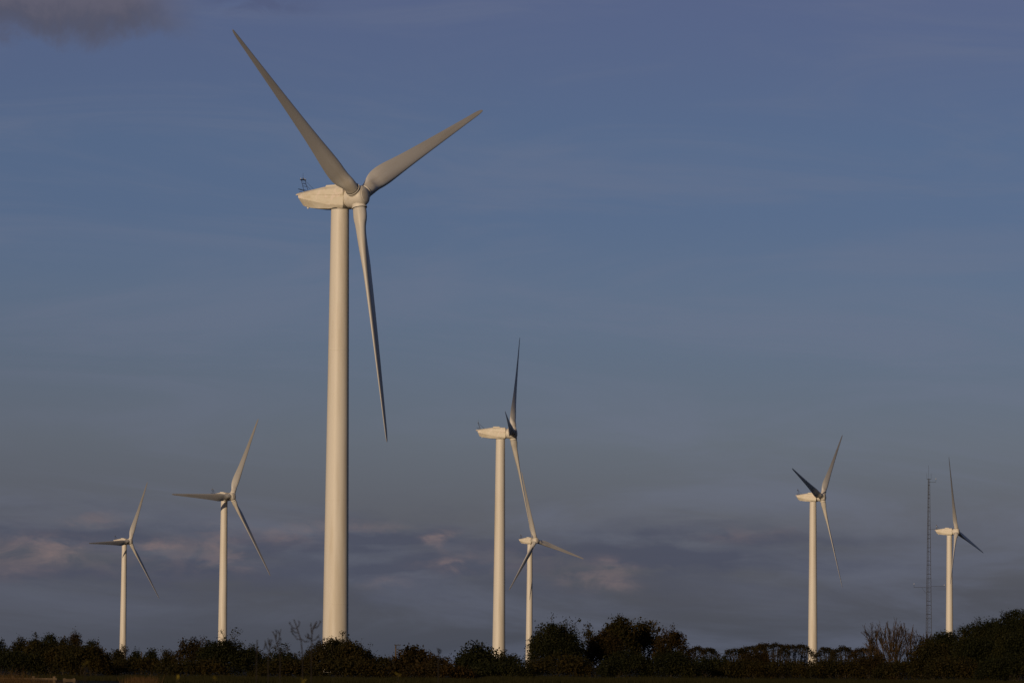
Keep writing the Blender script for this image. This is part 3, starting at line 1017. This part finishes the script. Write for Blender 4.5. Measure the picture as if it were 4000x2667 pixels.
# ------------------------------------------------------------------ plants, left to right
G1 = 'shrubs of the left thicket'
G2 = 'shrubs of the middle hedge'
G3 = 'tall trees of the middle clump'
G4 = 'trees of the rising right wood'
G5 = 'low bushes in front of the hedge'
PL = [
    ('broadleaf_tree', 'tree', 'dark tree cut off by the left edge of the photo', G1, -70, 44, 2500, 330, dict(kind='dark', ragged=.8)),
    ('shrub', 'shrub', 'ragged shrub with upright twig tips right of the cut-off tree at left edge', G1, 36, 118, 2504, 335, dict(kind='olive', twigs=22)),
    ('shrub', 'shrub', 'broad dark shrub left of the flat-topped tree in the left thicket', G1, 98, 175, 2495, 345, dict(kind='dark', twigs=14)),
    ('broadleaf_tree', 'tree', 'flat-topped dark tree rising highest from the left thicket', G1, 158, 232, 2475, 380, dict(kind='dark', flat=1, dens=1.2)),
    ('shrub', 'shrub', 'low-crowned shrub between the flat-topped tree and the brown twiggy bush', G1, 215, 282, 2488, 370, dict(kind='olive')),
    ('shrub', 'shrub', 'rounded brown twiggy bush with thin foliage atop the left thicket', G1, 262, 328, 2478, 390, dict(kind='brown', dens=.75, airy=.25, leaf=.10, twigs=50, stems=7)),
    ('broadleaf_tree', 'tree', 'round dark tree on the right shoulder of the left thicket', G1, 325, 390, 2500, 360, dict(kind='dark')),
    ('shrub', 'shrub', 'brownish shrub sloping down at the right end of the left thicket', G1, 350, 408, 2530, 340, dict(kind='brown', twigs=8)),
    ('shrub', 'shrub', 'wide dark bush mass below the flat-topped tree', G1, 50, 330, 2506, 325, dict(kind='olive', dens=1.2)),
    ('shrub', 'shrub', 'wide olive bush below the round tree of the left thicket', G1, 200, 440, 2520, 318, dict(kind='olive', dens=1.2)),
    ('shrub', 'shrub', 'dim bush behind the wooden fence at lower left', G5, -80, 180, 2540, 305, dict(kind='dark', dens=1.2)),
    ('shrub', 'shrub', 'small rounded bush in front of the leftmost turbine tower foot', G2, 428, 496, 2541, 380, dict(kind='olive', dens=1.1)),
    ('shrub', 'shrub', 'thin twiggy brown bush beside the leftmost turbine tower foot', G2, 440, 512, 2528, 400, dict(kind='brown', dens=.10, airy=1.0, leaf=.08, twigs=34, stems=6)),
    ('shrub', 'shrub', 'low clump just left of the leftmost turbine tower', G2, 396, 440, 2550, 390, dict(kind='dark')),
    ('broadleaf_tree', 'tree', 'small dark tree left of the thin grey post', G2, 506, 552, 2538, 365, dict(kind='dark')),
    ('broadleaf_tree', 'tree', 'small round lollipop tree just right of the thin grey post', G2, 563, 620, 2536, 360, dict(kind='dark', dens=1.3)),
    ('shrub', 'shrub', 'low scrub under the small round lollipop tree', G5, 400, 660, 2566, 335, dict(kind='olive', dens=1.1)),
    ('shrub', 'shrub', 'feathery low shrub right of the small round lollipop tree', G2, 614, 700, 2556, 330, dict(kind='olive', twigs=30)),
    ('bramble', 'shrub', 'bramble with long arching leafy stems at the left of the big bush', G2, 680, 820, 2516, 305, dict(kind='brown', dens=.8, airy=.4, leaf=.12, twigs=60)),
    ('shrub', 'shrub', 'big dark bush hiding the foot of the turbine second from left', G2, 760, 985, 2500, 300, dict(kind='dark', dens=1.3, twigs=16)),
    ('shrub', 'shrub', 'dark bush right of the big bush at the second turbine foot', G2, 920, 1040, 2527, 312, dict(kind='dark', twigs=8)),
    ('shrub', 'shrub', 'even-topped low hedge behind the tall dry weeds', G2, 1000, 1195, 2551, 325, dict(kind='dark', flat=1, twigs=18)),
    ('shrub', 'shrub', 'low olive bush between the dark bush and the dry weeds', G5, 640, 900, 2572, 290, dict(kind='olive', dens=1.1)),
    ('shrub', 'shrub', 'round domed bush in front of the largest turbine tower', G2, 1170, 1475, 2500, 308, dict(kind='olive', dens=1.6, twigs=26, depth_r=1.0)),
    ('shrub', 'shrub', 'low olive bush in front of the even-topped hedge', G5, 980, 1240, 2576, 288, dict(kind='olive', dens=1.4)),
    ('shrub', 'shrub', 'low green bush left of the utility pole', G2, 1400, 1570, 2566, 330, dict(kind='olive', flat=1, dens=1.2)),
    ('shrub', 'shrub', 'loose shrub of big leaves right of the utility pole', G2, 1542, 1690, 2546, 298, dict(kind='brown', leaf=.19, twigs=40, airy=.35, dens=.9)),
    ('shrub', 'shrub', 'low sloping bush below the gap left of the second largest turbine', G2, 1640, 1772, 2566, 295, dict(kind='brown', twigs=12)),
    ('shrub', 'shrub', 'dark rounded shrub left of the second largest turbine foot', G2, 1772, 1955, 2541, 302, dict(kind='dark', leaf=.17, twigs=34, dens=1.1)),
    ('shrub', 'shrub', 'small shrub between the feet of the two crossing turbines', G2, 1925, 2050, 2556, 315, dict(kind='dark', twigs=20)),
    ('shrub', 'shrub', 'low brown bush in front of the dark rounded shrub at middle', G5, 1560, 1860, 2588, 275, dict(kind='brown', dens=1.1)),
    ('shrub', 'shrub', 'low dark bush in front of the two crossing turbines', G5, 1800, 2090, 2585, 280, dict(kind='dark', dens=1.1)),
    ('shrub', 'shrub', 'low olive bush below the round domed bush', G5, 1190, 1530, 2574, 280, dict(kind='olive', dens=1.6)),
    ('broadleaf_tree', 'tree', 'large dark domed tree right of the crossed small turbine', G3, 2050, 2295, 2440, 330, dict(kind='dark', dens=1.25, twigs=36, ragged=.9, lobes=26, stems=4)),
    ('broadleaf_tree', 'tree', 'slender see-through tree between the dark domed tree and the twin crowns', G3, 2268, 2345, 2456, 350, dict(kind='olive', airy=1.0, dens=.6, twigs=16)),
    ('broadleaf_tree', 'tree', 'left and taller of the twin-crowned open trees', G3, 2335, 2500, 2425, 362, dict(kind='olive', airy=.6, dens=.85, leaf=.17, hbase=.2, twigs=20, stems=5)),
    ('broadleaf_tree', 'tree', 'right and lower of the twin-crowned open trees', G3, 2455, 2590, 2437, 366, dict(kind='olive', airy=.6, dens=.85, leaf=.17, hbase=.2, twigs=16, stems=5)),
    ('broadleaf_tree', 'tree', 'brownish leaning tree at the right end of the tall clump', G3, 2545, 2700, 2463, 352, dict(kind='brown', airy=.5, dens=.9, twigs=34, hbase=.05)),
    ('shrub', 'shrub', 'mid-height bush below the slender see-through tree', G3, 2270, 2450, 2470, 335, dict(kind='brown', dens=1.1)),
    ('shrub', 'shrub', 'dark bush under the twin-crowned trees', G5, 2330, 2560, 2542, 322, dict(kind='dark', dens=1.15)),
    ('shrub', 'shrub', 'dark bush at the foot of the large domed tree', G5, 2030, 2330, 2556, 312, dict(kind='olive', dens=1.15)),
    ('shrub', 'shrub', 'dark bush at the foot of the brownish leaning tree', G5, 2500, 2730, 2545, 322, dict(kind='dark', dens=1.15)),
    ('shrub', 'shrub', 'low bush under the first short clipped trees', G5, 2670, 2880, 2564, 330, dict(kind='dark', dens=1.15)),
    ('shrub', 'shrub', 'low olive bush under the long clipped tree row', G5, 2800, 3010, 2572, 328, dict(kind='olive', dens=1.15)),
    ('shrub', 'shrub', 'rounded bush under the domed end of the clipped tree row', G5, 2860, 3040, 2545, 350, dict(kind='brown', dens=1.0)),
    ('shrub', 'shrub', 'low bush left of the lone turbine foot', G5, 2960, 3230, 2577, 335, dict(kind='olive', dens=1.15)),
    ('shrub', 'shrub', 'low bush right of the lone turbine foot', G5, 3140, 3390, 2572, 332, dict(kind='olive', dens=1.15)),
    ('shrub', 'shrub', 'brown bush in front of the leftmost leafless tree', G5, 3310, 3500, 2556, 345, dict(kind='brown', dens=1.1)),
    ('shrub', 'shrub', 'low dark bush in front of the tallest leafless tree', G5, 3400, 3660, 2580, 330, dict(kind='olive', dens=1.2)),
    ('shrub', 'shrub', 'small reddish bush at the foot of the lattice mast', G4, 3590, 3660, 2488, 360, dict(kind='brown', dens=.8, twigs=10)),
    ('broadleaf_tree', 'tree', 'lowest dark tree of the right wood beside the mast foot', G4, 3600, 3775, 2468, 345, dict(kind='dark', dens=1.25, twigs=12)),
    ('broadleaf_tree', 'tree', 'dark tree in front of the rightmost turbine foot', G4, 3725, 3870, 2436, 350, dict(kind='dark', dens=1.25, twigs=10)),
    ('broadleaf_tree', 'tree', 'dark domed tree right of the rightmost turbine foot', G4, 3780, 3975, 2414, 345, dict(kind='dark', dens=1.25)),
    ('broadleaf_tree', 'tree', 'tall dark tree near the right edge of the photo', G4, 3850, 4070, 2385, 340, dict(kind='dark', dens=1.25)),
    ('broadleaf_tree', 'tree', 'topmost dark tree cut off by the right edge of the photo', G4, 3930, 4180, 2368, 335, dict(kind='dark', dens=1.25)),
    ('shrub', 'shrub', 'olive bush below the lowest tree of the right wood', G4, 3540, 3760, 2508, 325, dict(kind='olive', dens=1.2)),
    ('shrub', 'shrub', 'broad dark bush filling the middle of the right wood', G4, 3700, 3930, 2486, 320, dict(kind='dark', dens=1.25)),
    ('shrub', 'shrub', 'broad dark bush cut off by the right edge below the tall trees', G4, 3860, 4090, 2462, 315, dict(kind='dark', dens=1.25)),
    ('shrub', 'shrub', 'low olive bush along the grass below the right wood', G5, 3600, 3860, 2566, 305, dict(kind='olive', dens=1.15)),
    ('shrub', 'shrub', 'low dark bush in the lower right corner', G5, 3800, 4080, 2560, 300, dict(kind='dark', dens=1.15)),
]
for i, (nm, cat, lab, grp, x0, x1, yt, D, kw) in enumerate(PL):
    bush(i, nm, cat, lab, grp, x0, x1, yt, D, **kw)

CL = [
    (2680, 2756, 2528, 440, 'brown', 'brown wind-clipped tree with upright shoots beside the tall clump'),
    (2742, 2812, 2533, 450, 'far', 'short wind-clipped tree left of the sky gap in the row'),
    (2826, 2915, 2533, 455, 'far', 'wind-clipped tree right of the sky gap in the row'),
    (2885, 2990, 2524, 460, 'far', 'wind-clipped tree rising toward the dome of the row'),
    (2945, 3085, 2514, 455, 'far', 'tallest wind-clipped tree at the dome of the row'),
    (3040, 3176, 2519, 460, 'far', 'wide wind-clipped tree sloping down to the lone turbine tower'),
    (3180, 3272, 2533, 470, 'far', 'wind-clipped tree just right of the lone turbine tower'),
    (3245, 3345, 2530, 465, 'far', 'wind-clipped tree midway from lone turbine to leafless trees'),
    (3318, 3450, 2529, 450, 'brown', 'brown wind-clipped tree behind the leftmost leafless tree'),
]
for i, (x0, x1, yt, D, kd, lab) in enumerate(CL):
    clipped_tree(i, lab, x0, x1, yt, D, kd)

bare_tree(0, 'leafless tree leaning left, leftmost of the bare trees near the mast', 3496, 3420, 2440, 175, 390, stems=10, leafy=.05)
bare_tree(1, 'tallest leafless tree with a broom-like upright crown near the mast', 3512, 3508, 2424, 150, 395, stems=10, leafy=.02)
bare_tree(2, 'lower pale brown leafless tree just left of the mast', 3570, 3582, 2464, 115, 400, stems=10, leafy=.02)


# ------------------------------------------------------------------ utility pole, post, fence
def make_pole():
    D = 800.0
    p = at(1545, 2600, D)
    S = D / F_PX
    top = at(1546.5, 2516, D)[2]
    root = thing('utility_pole', 'weathered wooden utility pole with rust-red lower half and a short crossarm', 'pole', (p[0], D, 0))
    mb = MB()
    mb.tube([(0, 0, -.1), (0, 0, top * .5)], [.17, .15], 10)
    mb.build('lower_pole', M_RUST, root, 0.8)
    mb = MB()
    mb.tube([(0, 0, top * .5), (.02, 0, top)], [.149, .12], 10)
    mb.build('upper_pole', M_WOOD, root, 0.8)
    a = MB()
    a.box((.33, -.16, top - .10), (1.15, .10, .12))
    arm = a.build('crossarm', M_DARK, root)
    for x in (-.18, .45, .82):
        q = MB()
        q.tube([(x, -.16, top - .04), (x, -.16, top + .12)], [.05, .035], 8)
        q.build('insulator', M_DARK, arm)
    w = MB()
    for x in (.45, .66, .82):
        w.tube([(x, -.16, top - .16), (x - .05, -.15, top - .7)], .012, 4)
    w.build('hanging_wire', M_DARK, root)
    b = MB()
    b.box((.32, 0, top - 1.35), (.28, .24, .24))
    b.build('switch_box', M_DARK, root)
    b = MB()
    b.tube([(.32, 0, top - 1.47), (.16, 0, top - 2.5), (.165, 0, .4)], .03, 5)
    b.build('cable_duct', M_RUST, root)


def make_post():
    D = 420.0
    p = at(552, 2570, D)
    top = at(552, 2543, D)[2]
    root = thing('wooden_post', 'thin grey post standing between two small trees at left', 'post', (p[0], D, 0))
    mb = MB()
    mb.tube([(0, 0, -.1), (0, 0, top - .06)], [.06, .05], 8)
    mb.build('shaft', M_WOOD, root, .8)
    c = MB()
    c.tube([(0, 0, top - .06), (0, 0, top)], [.065, .03], 8)
    c.build('cap', M_DARK, root)


def make_fence():
    D = 150.0
    a, b = at(-30, 2650, D), at(212, 2652, D)
    g = gz(0, D)
    root = thing('wooden_fence', 'low weathered rail fence in dry grass at lower left', 'fence', (a[0], D, g))
    L = b[0] - a[0]
    xs = np.linspace(0, L, 4)
    for x in xs:
        m = MB()
        m.box((x, 0, .62), (.09, .09, 1.28))
        m.build('post', M_WOOD, root, 0, .008)
    for z, dz in ((1.17, -.01), (.80, .01), (.42, .0)):
        m = MB()
        m.tube([(-.2, -.062, z), (L * .5, -.066, z + dz), (L + .1, -.062, z - .01)], .042, 6)
        m.build('rail', M_WOOD, root)
    a = at(252, 2655, D)
    b = at(290, 2655, D)
    root = thing('wooden_gate', 'short pale piece of wooden gate right of the rail fence', 'gate', (a[0], D, g))
    L = b[0] - a[0]
    for x in (0, L):
        m = MB()
        m.box((x, 0, .6), (.07, .07, 1.2))
        m.build('post', M_WOOD, root, 0, .006)
    for z in (1.12, .75, .4):
        m = MB()
        m.box((L / 2, -.052, z), (L + .1, .03, .11))
        m.build('rail', M_WOOD, root)


make_pole()
make_post()
make_fence()


# ------------------------------------------------------------------ grass
def grass(name, label, mat, boxes, seed, h):
    rng = np.random.default_rng(seed)
    out = []
    for (x0, x1, y0, y1, n, hh) in boxes:
        y = rng.uniform(y0, y1, n)
        S = y / F_PX
        xm, xh = (x0 + x1) / 2, (x1 - x0) / 2
        x = (xm + xh * np.clip(rng.normal(0, .5, n), -1.3, 1.3) - 2000) * S if n < 4000 else (rng.uniform(x0, x1, n) - 2000) * S
        z = np.array([gz(0, q) for q in y]) - .05
        b = np.stack([x, y, z], 1)
        clump = .5 + .5 * np.sin(x * 1.7 + y * .6) * np.sin(x * .43 + 1) + .35 * np.sin(x * .9 + 2) * np.sin(x * .21 + y * .1)
        L = hh * np.exp(rng.normal(0, .14, n)) * (.7 + .5 * clump)
        d = np.stack([rng.normal(0, .25, n), rng.normal(0, .25, n), np.ones(n)], 1) * L[:, None]
        w = np.stack([rng.normal(0, 1, n), rng.normal(0, .5, n), np.zeros(n)], 1)
        w /= np.linalg.norm(w, axis=1, keepdims=True)
        w *= rng.uniform(.008, .022, (n, 1))
        out.append(np.stack([b - w, b + w, b + d * .6 + w * .6, b + d], 1))
    o = quad_object(name, np.concatenate(out), mat)
    o['kind'] = 'stuff'
    o['label'] = label
    o['category'] = 'grass'


grass('dry_grass', 'tall straw-coloured grass round the fence at lower left', M_GRASS_D,
      [(-60, 300, 139, 148.5, 14000, 1.08), (-60, 300, 150.6, 164, 6000, .8), (510, 625, 190, 215, 2500, .5)], 11, .8)
grass('meadow_grass', 'dim rough grass along the foot of the hedge', M_GRASS,
      [(1900, 2900, 236, 300, 30000, .36), (2900, 4050, 240, 300, 30000, .34), (500, 1950, 225, 280, 28000, .30), (-50, 520, 250, 290, 6000, .25)], 12, .5)


# ------------------------------------------------------------------ weeds close to the camera, out of focus
def dock(i, label, stems, D):
    rng = np.random.default_rng(4000 + i)
    px0 = stems[0][0][0][0]
    p = at(px0, 2600, D)
    g = gz(0, D)
    root = thing('dry_weed', label, 'weed', (p[0], D, g), 'tall dry weeds near the camera')
    for path, sides in stems:
        mb = MB()
        pts = []
        for (x, y) in path:
            q = at(x, y, D) - np.array([p[0], D, g])
            pts.append(q)
        bot = pts[0].copy()
        bot[2] = 0
        bot[0] += .02
        pts = [bot] + pts
        n = len(pts)
        mb.tube(pts, [.0042] + list(np.linspace(.0062, .0046, n - 1)), 6)
        st = mb.build('stem', M_DRY, root, .8)
        for (xa, ya, xb, yb) in sides:
            sd = MB()
            a = at(xa, ya, D) - np.array([p[0], D, g])
            b = at(xb, yb, D) - np.array([p[0], D, g])
            b[1] += rng.normal(0, .05)
            mid = (a + b) / 2 + np.array([0, 0, -.02])
            sd.tube([a, mid, b], [.0036, .0050, .0026], 5)
            for q in range(1):
                t = rng.uniform(.45, .9)
                c = a + (b - a) * t
                e = c + (b - a) * .10 + rng.normal(0, .012, 3)
                sd.tube([c, (c + e) / 2, e], [.002, .006, .0015], 5)
            sd.build('side_shoot', M_DRY, st)


DW = [
    ('tallest dry weed with a forked tip left of the largest turbine tower',
     [([(1182, 2570), (1180, 2540), (1176, 2500), (1166, 2470), (1160, 2448), (1148, 2418)],
       [(1160, 2448, 1172, 2428), (1166, 2470, 1138, 2452), (1172, 2495, 1150, 2480), (1150, 2480, 1138, 2450), (1176, 2494, 1210, 2502), (1181, 2545, 1144, 2548), (1163, 2455, 1130, 2432)])]),
    ('dry weed overlapping the edge of the largest turbine tower',
     [([(1216, 2570), (1217, 2520), (1218, 2480), (1223, 2450), (1232, 2434)],
       [(1218, 2475, 1214, 2430), (1223, 2450, 1238, 2428), (1219, 2500, 1200, 2470), (1217, 2525, 1250, 2492), (1219, 2535, 1268, 2490), (1216, 2550, 1272, 2505),
        (1222, 2455, 1256, 2424), (1218, 2500, 1248, 2476), (1216, 2540, 1188, 2552), (1219, 2490, 1190, 2478)])]),
    ('dry weed with a V-shaped top further left of the large tower',
     [([(1094, 2570), (1088, 2535), (1080, 2505), (1074, 2480), (1064, 2464)],
       [(1078, 2495, 1082, 2458), (1086, 2520, 1102, 2490), (1082, 2520, 1098, 2455), (1094, 2550, 1130, 2522), (1084, 2520, 1062, 2524)])]),
    ('low dry weed forked in two, left of the V-topped weed',
     [([(1048, 2575), (1054, 2530), (1053, 2495)],
       [(1054, 2520, 1044, 2490), (1054, 2525, 1062, 2496), (1052, 2545, 1034, 2498), (1046, 2560, 1026, 2545), (1030, 2535, 1038, 2508)])]),
    ('short dark pointed dry weed, leftmost of the weeds by the large tower',
     [([(1002, 2590), (1003, 2550), (1004, 2515), (1005, 2497)], [(1003, 2530, 1012, 2545)])]),
    ('faint dry weed tip above the hedge gap left of the second largest turbine',
     [([(1712, 2600), (1713, 2560), (1715, 2535)], [(1714, 2545, 1708, 2528), (1714, 2548, 1724, 2536), (1713, 2575, 1745, 2562)])]),
]
for i, (lab, stems) in enumerate(DW):
    dock(i, lab, stems, 40.0)


def yellow_weed(i, label, px, py, D, n=5, up=34):
    rng = np.random.default_rng(5000 + i)
    p = at(px, py, D)
    g = gz(0, D)
    root = thing('yellow_weed', label, 'weed', (p[0], D, g), 'yellowing weeds near the camera')
    H = p[2] - g
    mb = MB()
    mb.tube([(0, 0, 0), (.015, 0, H * .5), (0, 0, H)], [.006, .005, .003], 6)
    mb.build('stem', M_DRY, root, .8)
    S = D / F_PX
    for q in range(n):
        a = rng.uniform(0, 2 * math.pi)
        z0 = H - rng.uniform(0, 30) * S
        L = rng.uniform(.45, 1.0) * up * S
        d = np.array([math.cos(a) * .6, math.sin(a) * .6, rng.uniform(.5, 1.1)])
        d /= np.linalg.norm(d)
        s = np.cross(d, [0, 0, 1.0])
        s /= np.linalg.norm(s)
        b = np.array([0, 0, z0])
        m1 = b + d * L * .5
        tip = b + d * L + np.array([0, 0, -.15 * L])
        w = s * L * .17
        lf = MB()
        lf.add([b, m1 + w, tip, m1 - w, m1 + np.array([0, 0, -.06 * L])], [(0, 1, 4), (1, 2, 4), (2, 3, 4), (3, 0, 4)])
        lf.build('leaf', M_YEL, root)


for i, (px, py, lab) in enumerate([
        (332, 2582, 'blurred yellow-leaved weed below the right shoulder of the left thicket'),
        (838, 2636, 'blurred yellow weed below the big dark bush at the second turbine'),
        (696, 2650, 'faint yellow weed at the bottom edge below the arching bramble'),
        (1184, 2655, 'small yellow weed at the bottom edge left of the largest turbine'),
        (1556, 2632, 'tall blurred yellow weed below the utility pole'),
        (1548, 2660, 'bright yellow weed tip at the bottom edge below the utility pole')]):
    yellow_weed(i, lab, px, py, 26.0 + i * 1.1)
